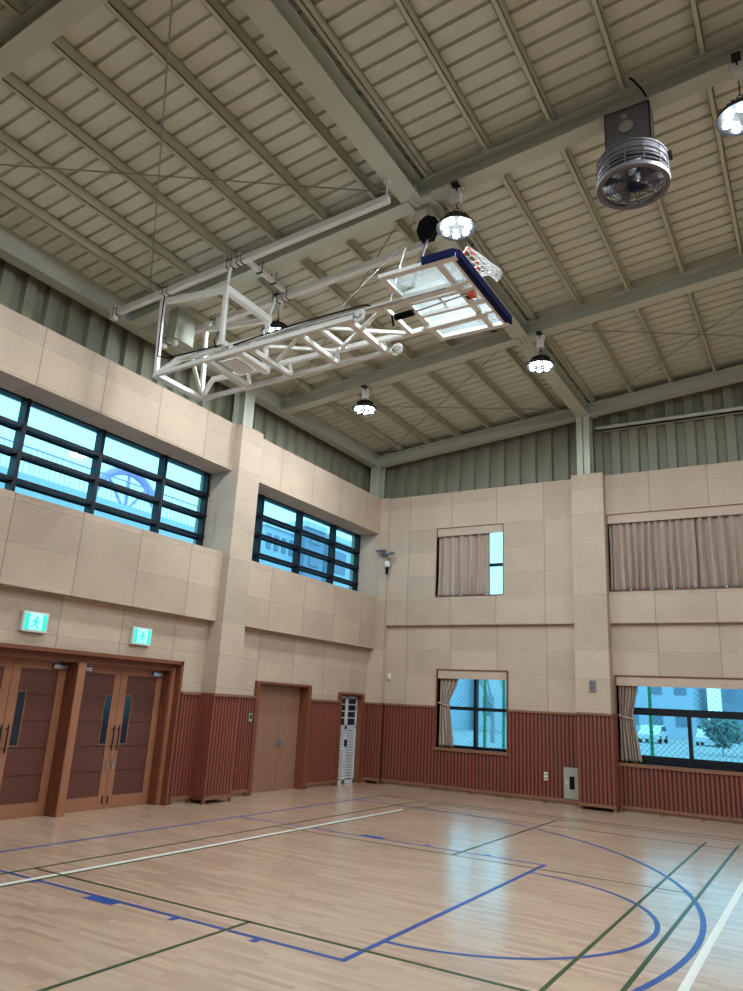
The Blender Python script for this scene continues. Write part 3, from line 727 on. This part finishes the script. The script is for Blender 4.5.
rim.box(RX - .06, RX + .06, 2.37, 2.53, bz + .015, bz + .03); rim.box(RX - .015, RX + .015, 2.36, 2.54, bz + .02, RZ - .21)
for s in (-1, 1): rim.bar((RX, 2.45 + s * .07, bz + .05), (RX, 2.45 + s * .14, RZ - .18), .012, .03)
rim.box(RX - .06, RX + .06, 2.40, 2.50, bz - .05, bz)
ro = hp(rim, 'rim', 'rim_orange', hoop, True, 'orange rim')
nt = MB(); ns = 12; lv = 6
def npt(i, j):
    t = j / lv; a = 2 * math.pi * (i + .5 * (j % 2)) / ns; r = .225 - .16 * min(1, t * 1.5) ** .8 + .012 * math.sin(5 * i)
    cx = RX + .02 + .37 * t; cz = RZ - .20 * t * t - .06 * t
    return (cx + .03 * math.sin(a) * t, 2.45 + r * math.cos(a), cz + r * math.sin(a))
for j in range(lv):
    for i in range(ns):
        nt.rod(npt(i, j), npt(i, j + 1), .006, 5); nt.rod(npt(i, j), npt(i - 1 if j % 2 == 0 else i + 1, j + 1), .006, 5)
hp(nt, 'net', 'net_white', ro)
# actuator, cable, hoses
a = MB(); a.rod((4.62, 2.32, 6.90), (4.90, 2.32, 6.91), .045, 14); a.rod((4.56, 2.32, 6.98), (4.60, 2.32, 6.78), .016, 8)
hp(a, 'height_crank', 'black_rubber', hoop, True, 'black crank housing')
hp(MB().rod((4.9, 2.32, 6.91), (5.66, 2.32, 6.98), .013, 8), 'adjuster_rod', 'chrome', hoop, True)
hp(MB().rod((1.9, ya - .06, 6.92), (5.5, ya - .06, 6.95), .014, 8), 'linkage_rod', 'chrome', hoop, True)
cb = MB(); cb.path([(.50, Y1 - .04, 8.1), (.52, Y1 - .05, 7.6), (.55, Y1 - .05, 7.0), (.75, Y1 - .04, 6.93), (1.3, ya - .06, 7.0), (1.8, ya - .07, 6.99), (1.9, ya - .09, 6.91), (2.2, ya - .09, 6.93), (3.2, ya - .08, 7.0), (4.3, ya - .07, 7.02), (4.62, 2.2, 6.97)], .011, 6)
cb.path([(1.80, Y1 - .03, 7.15), (1.72, Y1 - .03, 7.02), (1.76, Y1 - .03, 6.90), (1.88, Y1 - .04, 6.9)], .011, 6)
hp(cb, 'power_cable', 'black_rubber', hoop, True)
hc = MB(); hc.rod((4.60, 3.0, 8.80), (3.7, ya, 7.0), .006, 5); hc.rod((4.62, 2.75, 8.80), (4.5, 2.3, 7.02), .006, 5); hc.rod((4.60, 3.0, 8.80), (4.70, 2.85, 8.62), .03, 8)
hp(hc, 'hoist_cable', 'wire_steel')
# safety strap reel under the main beam
t = thing('safety_strap_reel', 'black safety strap reel hanging under the main beam above the hoop', 'strap reel', (4.87, 2.70, 8.45))
m = MB(); m.prism([(-.16, -.02), (-.10, -.19), (.08, -.20), (.15, -.06), (.14, .12), (0, .20), (-.12, .13)], 1, -.06, .06); m.build('reel_housing', 'black_rubber', t, bevel=.012)
m = MB(); m.box(-.02, .02, -.02, .02, .16, .40); m.box(-.25, .06, -.03, .03, .38, .40); m.build('mounting_bracket', 'chrome', t)
m = MB(); m.rod((0, 0, -.16), (.18, -.68, -1.33), .022, 8); m.rod((.115, -.435, -.85), (.18, -.68, -1.33), .032, 8); m.build('strap', 'black_rubber', t)
# grey motor box behind the hanger frame
t = thing('winch_box', 'grey metal winch box at the left end of the hoop rails by the eaves', 'winch box', (0, 2.8, 7.78))
MB().box(-.13, .09, -.20, .24, 0, .56).build('housing', 'grey_box', t, bevel=.008)
MB().box(.09, .10, -.17, .21, .03, .53).build('front_panel', 'grey_box', t)
MB().box(-.05, .01, -.02, .06, .56, .61).build('hanger', 'white_metal', t)
MB().rod((0, -.1, -.10), (0, -.1, 0), .04, 10).build('cable_gland', 'white_paint', t)

# ------------------------------------------------------------------ LED high-bay lamps
def lamp(x, y, z, ztop, label, group='LED high bay lamps hanging from the roof'):
    t = thing('high_bay_lamp', label, 'lamp', (x, y, z), group)
    h = MB(); h.lathe([(.07, .20), (.11, .19), (.125, .12), (.15, .10), (.19, .085), (.25, .05), (.275, .02), (.275, -.012), (.255, -.012)], 36)
    h.build('lamp_housing', 'dark_metal', t, True)
    fn = MB()
    for k in range(18):
        a = 2 * math.pi * k / 18; fn.bar((.10 * math.cos(a), .10 * math.sin(a), .15), (.16 * math.cos(a), .16 * math.sin(a), .11), .006, .09)
    fn.build('cooling_fin', 'dark_metal', t)
    MB().lathe([(.255, -.006), (.255, -.010)], 36).build('reflector_face', 'chrome', t)
    for k in range(7):
        a = 2 * math.pi * (k + .25) / 7; MB().lathe([(.037, -.010), (.034, -.024), (.014, -.030)], 12, (.165 * math.cos(a), .165 * math.sin(a), 0)).build('led_lens', 'led_lens', t, True)
    m = MB(); m.rod((0, 0, .2), (0, 0, .27), .02, 8); m.path([(.03 * math.cos(q * .6), 0, .29 + .03 * math.sin(q * .6)) for q in range(11)], .007, 6, True)
    H_ = ztop - z
    m.rod((0, 0, .31), (0, 0, H_ - .16), .008, 6); m.build('hook', 'dark_metal', t)
    m = MB(); m.box(-.06, .06, -.05, .05, H_ - .30, H_ - .12); m.box(-.09, .09, -.015, .015, H_ - .14, H_ - .04); m.build('driver_box', 'white_metal', t)
    m = MB(); m.box(-.05, .05, -.13, .13, H_ - .03, H_ - .005); m.rod((0, 0, H_ - .14), (0, 0, H_ - .01), .02, 8); m.build('beam_clamp', 'dark_metal', t)
    return t
LAMPS = [(5.36, 2.60, 8.24, 'round LED lamp with ring of bright lenses beside the black strap reel'),
         (5.06, 7.10, 8.20, 'round LED lamp near the main beam in front of the far rafter'),
         (1.17, 7.10, 7.97, 'round LED lamp hanging from the far left rafter near the corner'),
         (8.93, 2.50, 8.46, 'round LED lamp cut by the right edge of the photo'),
         (1.42, 3.69, 8.06, 'round LED lamp seen behind the folded hoop frame')]
for x, y, z, lb in LAMPS: lamp(x, y, z, (roof(x) if x != 1.42 else 8.80), lb)
for y in (-1.96,):
    for x in (1.17, 5.06, 8.93, 12.8, 17): lamp(x, y, roof(rz(x)) - .6, roof(rz(x)), 'round LED lamp hanging outside the view')
for y in (2.6, 7.1):
    for x in (12.8, 17): lamp(x, y, roof(rz(x)) - .6, roof(rz(x)), 'round LED lamp hanging outside the view')

# ------------------------------------------------------------------ ceiling fan heater
t = thing('ceiling_fan', 'grey caged circulation fan on a bracket under the right rafter', 'fan', (7.70, 2.60, 8.09))
RF = .41
m = MB()
for z, r in ((-.02, RF), (.06, RF), (.12, RF), (.22, RF), (.32, RF - .01)): m.path([(r * math.cos(2 * math.pi * k / 40), r * math.sin(2 * math.pi * k / 40), z) for k in range(40)], .014 if z in (-.02, .32) else .008, 6, True)
for k in range(12):
    a = 2 * math.pi * k / 12; m.rod((RF * math.cos(a), RF * math.sin(a), -.02), (RF * math.cos(a), RF * math.sin(a), .32), .007, 5)
m.build('outer_cage', 'fan_grey', t, True)
m = MB(); m.lathe([(RF - .01, .30), (RF - .015, .17), (RF - .05, .17), (RF - .05, .30)], 40, cap=False); m.lathe([(RF + .012, -.045), (RF + .02, .0), (RF - .05, .0), (RF - .05, -.045), (RF + .012, -.045)], 40, cap=False); m.build('drum_ring', 'fan_grey', t, True)
m = MB(); m.lathe([(.12, .27), (.395, .25), (.395, .262), (.12, .282), (.12, .27)], 40, cap=False); m.build('back_plate', 'fan_grey', t, True)
m = MB()
for r in [.06, .10, .14, .18, .22, .26, .30, .34, .38]: m.path([(r * math.cos(2 * math.pi * k / 32), r * math.sin(2 * math.pi * k / 32), -.03 - .03 * (1 - r / .4)) for k in range(32)], .004, 5, True)
for k in range(8):
    a = 2 * math.pi * k / 8; m.rod((.05 * math.cos(a), .05 * math.sin(a), -.06), (.42 * math.cos(a), .42 * math.sin(a), -.03), .006, 5)
m.build('front_grille', 'dark_metal', t, True)
for k in range(3):
    m = MB(); a = 2 * math.pi * k / 3 + .4
    vs = []
    for r in (.08, .2, .36):
        wd = .5 if r < .1 else .62
        for s, dz in ((-wd, .03), (0, .06), (wd, .10)): vs.append((r * math.cos(a + s), r * math.sin(a + s), dz))
    m.add(vs, [(i * 3 + j, i * 3 + j + 1, (i + 1) * 3 + j + 1, (i + 1) * 3 + j) for i in range(2) for j in range(2)])
    o = m.build('fan_blade', 'fan_grey', t, True); s_ = o.modifiers.new('thick', 'SOLIDIFY'); s_.thickness = .008
MB().lathe([(.02, -.04), (.09, -.02), (.10, .06), (.10, .2), (.06, .28)], 20).build('motor', 'dark_metal', t, True)
MB().lathe([(.02, -.062), (.06, -.060), (.06, -.05)], 16).build('centre_badge', 'navy_padding', t)
m = MB(); m.bar((-.40, 0, .25), (.40, 0, .25), .05, .03); m.box(-.03, .03, -.03, .03, .24, .36); m.build('motor_strut', 'fan_grey', t)
zb = roof(7.7) - 8.09 - .03
m = MB(); m.box(-.28, .26, -.125, -.11, .36, zb + .01); m.box(.245, .26, -.125, .14, .36, zb + .01); m.box(-.28, -.265, -.125, .14, .36, zb + .01); m.box(-.28, .26, -.125, .14, zb - .02, zb - .003); m.box(-.2, .2, -.125, .12, .34, .37)
m.build('bracket', 'fan_grey', t)
m = MB(); m.rod((-.02, -.125, zb - .28), (-.02, -.15, zb - .28), .085, 20); m.rod((-.04, -.125, zb - .12), (-.04, -.14, zb - .12), .04, 14); m.build('cover_disc', 'grey_box', t, True)
m = MB()
for xx in (-.08, .02): m.path([(xx + .035 * math.cos(q * .63), -.155, .40 + .05 * math.sin(q * .63)) for q in range(10)], .009, 6, True)
m.build('shackle', 'chrome', t, True)
m = MB(); m.path([(.24, -.17, zb + .02), (.20, -.20, zb + .12), (.1, -.22, zb + .3), (.06, -.2, zb + .36)], .012, 6); m.build('power_cable', 'black_rubber', t, True)
m = MB(); m.box(.38, .45, .05, .15, .30, .37); m.build('control_box', 'dark_metal', t)

# ------------------------------------------------------------------ exit signs
def exit_sign(y0, label):
    t = thing('exit_sign', label, 'exit sign', (XL, y0, 2.66), 'exit signs over the entrance doors')
    W_, H_ = .43, .30
    MB().box(0, .075, 0, W_, 0, H_).build('sign_housing', 'white_paint', t, bevel=.008)
    MB().box(.075, .079, .03, W_ - .03, .03, H_ - .03).build('sign_face', 'exit_green', t)
    g = MB(); x0, x1 = .079, .081
    def poly(pts): g.prism([(a * W_, b * H_) for a, b in pts], 0, x0, x1)
    poly([(.24, .12), (.76, .12), (.76, .90), (.24, .90)]); g.build('door_symbol', 'exit_white', t); g = MB(); x0, x1 = .081, .083
    cx, cy = .52, .70; g.prism([((cx * W_ + .022 * math.cos(q * .5236)), (cy * H_ + .022 * math.sin(q * .5236))) for q in range(12)], 0, x0, x1)
    poly([(.44, .40), (.54, .38), (.56, .62), (.46, .63)]); poly([(.44, .41), (.50, .40), (.42, .26), (.30, .24), (.30, .30), (.38, .31)])
    poly([(.48, .40), (.54, .39), (.60, .28), (.58, .14), (.53, .14), (.54, .27)]); poly([(.46, .62), (.48, .56), (.38, .50), (.36, .42), (.32, .44), (.35, .54)])
    poly([(.54, .62), (.55, .56), (.62, .50), (.66, .52), (.67, .47), (.61, .44), (.54, .50)])
    g.build('running_figure', 'exit_green', t)
exit_sign(1.42, 'green running man exit sign over the left pair of entrance doors')
exit_sign(3.51, 'green running man exit sign over the right pair of entrance doors')

# ------------------------------------------------------------------ small wall fittings
t = thing('wall_bracket', 'grey arm bracket on the corner pilaster beside the high window', 'bracket', (-.62, 11.41, 5.76))
m = MB(); m.box(-.16, -.02, -.14, -.02, -.02, .04); m.bar((-.30, -.05, .10), (-.02, -.05, .10), .05, .03); m.box(-.06, -.02, -.08, .0, -.04, .12); m.bar((-.02, -.05, -.03), (.32, -.22, -.03), .10, .05); m.build('arm', 'fan_grey', t)
t = thing('security_camera', 'white dome camera under the corner bracket', 'camera', (-.53, 11.41, 5.36))
m = MB(); m.lathe([(.02, .20), (.075, .17), (.085, .10), (.06, .04), (.02, .02)], 20, (0, -.10, 0)); m.build('camera_body', 'white_metal', t, True)
m = MB(); m.rod((0, -.10, .04), (.01, -.12, -.16), .035, 12); m.build('lens_barrel', 'black_rubber', t, True)
m = MB(); m.bar((0, -.10, .17), (0, .01, .17), .05, .05); m.build('mount', 'white_metal', t)
t = thing('wall_sensor', 'small white sensor low on the back wall by the corner', 'sensor', (-.48, YL, 2.52))
MB().box(-.03, .05, -.06, 0, 0, .15).build('sensor_body', 'white_metal', t, bevel=.01); MB().box(-.01, .03, -.065, -.06, .02, .06).build('sensor_lens', 'grey_box', t)
t = thing('wall_speaker', 'small grey speaker plate on the back pilaster', 'speaker', (4.70, YP, 2.40))
MB().box(0, .15, -.04, 0, 0, .24).build('speaker_body', 'grey_box', t, bevel=.006); MB().box(.015, .135, -.046, -.04, .02, .22).build('speaker_grille', 'fan_grey', t)
t = thing('power_outlet', 'white double power outlet low on the back wainscot', 'outlet', (3.58, YL - .045, .47))
MB().box(0, .08, -.012, .02, 0, .17).build('cover_plate', 'white_metal', t); m = MB()
for z in (.045, .12): m.rod((.04, -.012, z), (.04, -.016, z), .02, 12)
m.build('socket', 'dark_metal', t)
t = thing('fire_equipment_box', 'pale metal wall box with a dark slot beside the back pilaster', 'wall box', (4.02, YL - .045, .14))
MB().box(0, .32, -.03, .02, 0, .64).build('box_cover', 'grey_box', t, bevel=.006); MB().box(.13, .24, -.034, -.03, .20, .46).build('dark_slot', 'black_rubber', t); MB().box(.05, .07, -.033, -.03, .30, .40).build('label_plate', 'white_paint', t)
t = thing('light_switch', 'small grey switch plate left of the plain wooden door', 'switch', (XL + .045, 6.80, 1.42))
MB().box(-.01, .02, 0, .10, 0, .16).build('switch_plate', 'grey_box', t, bevel=.004); MB().box(.02, .026, .02, .08, .06, .13).build('switch_key', 'dark_metal', t)

# ------------------------------------------------------------------ outdoors
struct('ground', MB().box(-160, 160, 12.4, 260, -.3, -.02), 'asphalt', 'pale paved yard outside the back windows', 'ground')
struct('ground', MB().box(-160, -2.2, -120, 12.4, -.3, -.02), 'asphalt', 'pale paved yard outside the left windows', 'ground')
fy = 14.6
t = thing('chain_link_fence', 'green post chain link fence outside the low back windows', 'fence', (4, fy, 0))
m = MB(); L = 16; h = 4.2; d = .13; k = -int(h / d)
while k * d < L:
    u0 = k * d
    for s in (1, -1):
        a0, b0 = (u0, 0.0) if s > 0 else (u0 + h, 0.0); a1, b1 = (u0 + h, h) if s > 0 else (u0, h)
        m.bar((a0 - 8, 0, b0), (a1 - 8, 0, b1), .008, .008)
    k += 1
m.build('chain_link', 'fence_wire', t)
for xx in (-6, -3.1, -2.55, 1.3, 5.0): MB().rod((xx, .04, -.1), (xx, .04, h), .045, 10).build('post', 'green_post', t, True)
m = MB(); m.rod((-8, .04, h), (8, .04, h), .03, 8); m.build('top_rail', 'green_post', t)
def building(name_lab, x0, x1, y0, y1, hgt, mat, rows, cols, face):
    t = thing('building', name_lab, 'building', ((x0 + x1) / 2, (y0 + y1) / 2, 0))
    w2, d2 = (x1 - x0) / 2, (y1 - y0) / 2
    MB().box(-w2, w2, -d2, d2, -.2, hgt).build('wall', mat, t)
    MB().box(-w2 - .1, w2 + .1, -d2 - .1, d2 + .1, hgt, hgt + .3).build('parapet', 'facade_pale', t)
    for r in range(rows):
        for c in range(cols):
            z = hgt * (r + .35) / rows; hh = hgt / rows * .45; m = MB()
            if face == 'y':
                u = -w2 + 2 * w2 * (c + .25) / cols; m.box(u, u + w2 / cols, -d2 - .06, -d2 + .02, z, z + hh)
            else:
                u = -d2 + 2 * d2 * (c + .25) / cols; m.box(w2 - .02, w2 + .06, u, u + d2 / cols, z, z + hh)
            m.build('window', 'pane_blue', t)
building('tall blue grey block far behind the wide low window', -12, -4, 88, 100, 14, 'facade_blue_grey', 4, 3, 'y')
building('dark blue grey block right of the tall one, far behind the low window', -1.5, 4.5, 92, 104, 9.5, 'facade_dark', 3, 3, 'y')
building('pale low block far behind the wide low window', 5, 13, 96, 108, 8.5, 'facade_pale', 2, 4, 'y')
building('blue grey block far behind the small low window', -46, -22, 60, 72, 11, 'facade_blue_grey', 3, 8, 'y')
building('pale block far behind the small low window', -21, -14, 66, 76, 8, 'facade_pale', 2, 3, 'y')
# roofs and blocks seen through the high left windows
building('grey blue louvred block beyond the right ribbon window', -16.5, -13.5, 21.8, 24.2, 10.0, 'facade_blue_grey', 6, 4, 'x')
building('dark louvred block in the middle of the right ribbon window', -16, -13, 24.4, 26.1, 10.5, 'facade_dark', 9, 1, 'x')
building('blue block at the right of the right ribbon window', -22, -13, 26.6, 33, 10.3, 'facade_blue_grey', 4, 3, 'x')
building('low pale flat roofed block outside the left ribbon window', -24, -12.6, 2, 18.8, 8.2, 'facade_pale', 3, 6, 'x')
t = thing('roof_railing', 'thin barred railing on the roof outside the left ribbon window', 'railing', (-12.8, 10, 8.5))
m = MB(); m.rod((0, -8, 1.0), (0, 8.5, 1.0), .03, 6); m.rod((0, -8, .08), (0, 8.5, .08), .025, 6); m.build('rail', 'arch_mauve', t)
m = MB(); yy = -8
while yy < 8.5: m.rod((0, yy, 0), (0, yy, 1.0), .014, 5); yy += .2
o = m.build('baluster', 'fence_wire', t); o['kind'] = 'stuff'
t = thing('roof_arch', 'pale mauve spoked arch on the roof outside the left ribbon window', 'arch', (-13.4, 13.2, 8.5))
m = MB(); m.path([(0, 1.55 * math.cos(math.pi * k / 24), 1.6 * math.sin(math.pi * k / 24)) for k in range(25)], .16, 8); m.build('arch_rib', 'arch_mauve', t, True)
for a in (50, 90, 130): MB().rod((0, 0, .0), (0, 1.5 * math.cos(math.radians(a)), 1.55 * math.sin(math.radians(a))), .06, 8).build('spoke', 'arch_mauve', t, True)
def car(x, y, label):
    t = thing('car', label, 'car', (x, y, -.02), 'cars parked beyond the fence')
    prof = [(-2.1, .3), (-2.15, .75), (-1.3, .95), (-.7, 1.42), (.9, 1.45), (1.7, .98), (2.15, .9), (2.2, .35)]
    MB().prism(prof, 0, -.85, .85).build('car_body', 'car_white', t, bevel=.08)
    m = MB(); m.prism([(-1.22, .98), (-.70, 1.36), (-.72, 1.36), (-1.26, .98)], 0, -.7, .7); m.prism([(-1.1, 1.0), (-.65, 1.36), (.85, 1.38), (1.5, 1.0)], 0, -.87, .87); m.build('car_window', 'car_glass', t)
    for sy in (-1.35, 1.35):
        for sx in (-.78, .78): MB().rod((sx - .1, sy, .32), (sx + .1, sy, .32), .32, 16).build('wheel', 'black_rubber', t, True)
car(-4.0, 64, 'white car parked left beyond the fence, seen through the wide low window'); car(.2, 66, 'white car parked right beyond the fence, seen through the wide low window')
def tree(x, y, h, bare, label, seed):
    rnd = random.Random(seed); t = thing('tree', label, 'tree', (x, y, 0)); m = MB()
    def grow(p, d, l, r, lev):
        q = p + d * l; m.rod(p, q, r, 6, r * .7); ends.append(q)
        if lev:
            for _ in range(3):
                dd = (d + Vector((rnd.uniform(-.8, .8), rnd.uniform(-.8, .8), rnd.uniform(-.1, .6)))).normalized(); grow(q, dd, l * .72, r * .6, lev - 1)
    ends = []; grow(Vector((0, 0, -.1)), Vector((0, 0, 1)), h * .32, h * .022, 4); m.build('branches', 'bark_hazed', t)
    if not bare:
        f = MB()
        for q in ends[2:]:
            for _ in range(10):
                c = q + Vector((rnd.gauss(0, .35), rnd.gauss(0, .35), rnd.gauss(0, .3))); a = Vector((rnd.uniform(-1, 1), rnd.uniform(-1, 1), rnd.uniform(-1, 1))).normalized() * .22; b = a.orthogonal().normalized() * .12
                f.add([c - a, c + b, c + a, c - b], [(0, 1, 2, 3)])
        f.build('foliage', 'leaf_hazed', t)
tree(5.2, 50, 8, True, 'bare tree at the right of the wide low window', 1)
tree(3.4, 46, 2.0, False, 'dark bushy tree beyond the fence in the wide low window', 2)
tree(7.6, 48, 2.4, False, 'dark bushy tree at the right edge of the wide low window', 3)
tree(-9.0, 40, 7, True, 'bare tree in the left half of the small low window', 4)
tree(-5.5, 34, 5.5, True, 'bare tree in the right half of the small low window', 5)
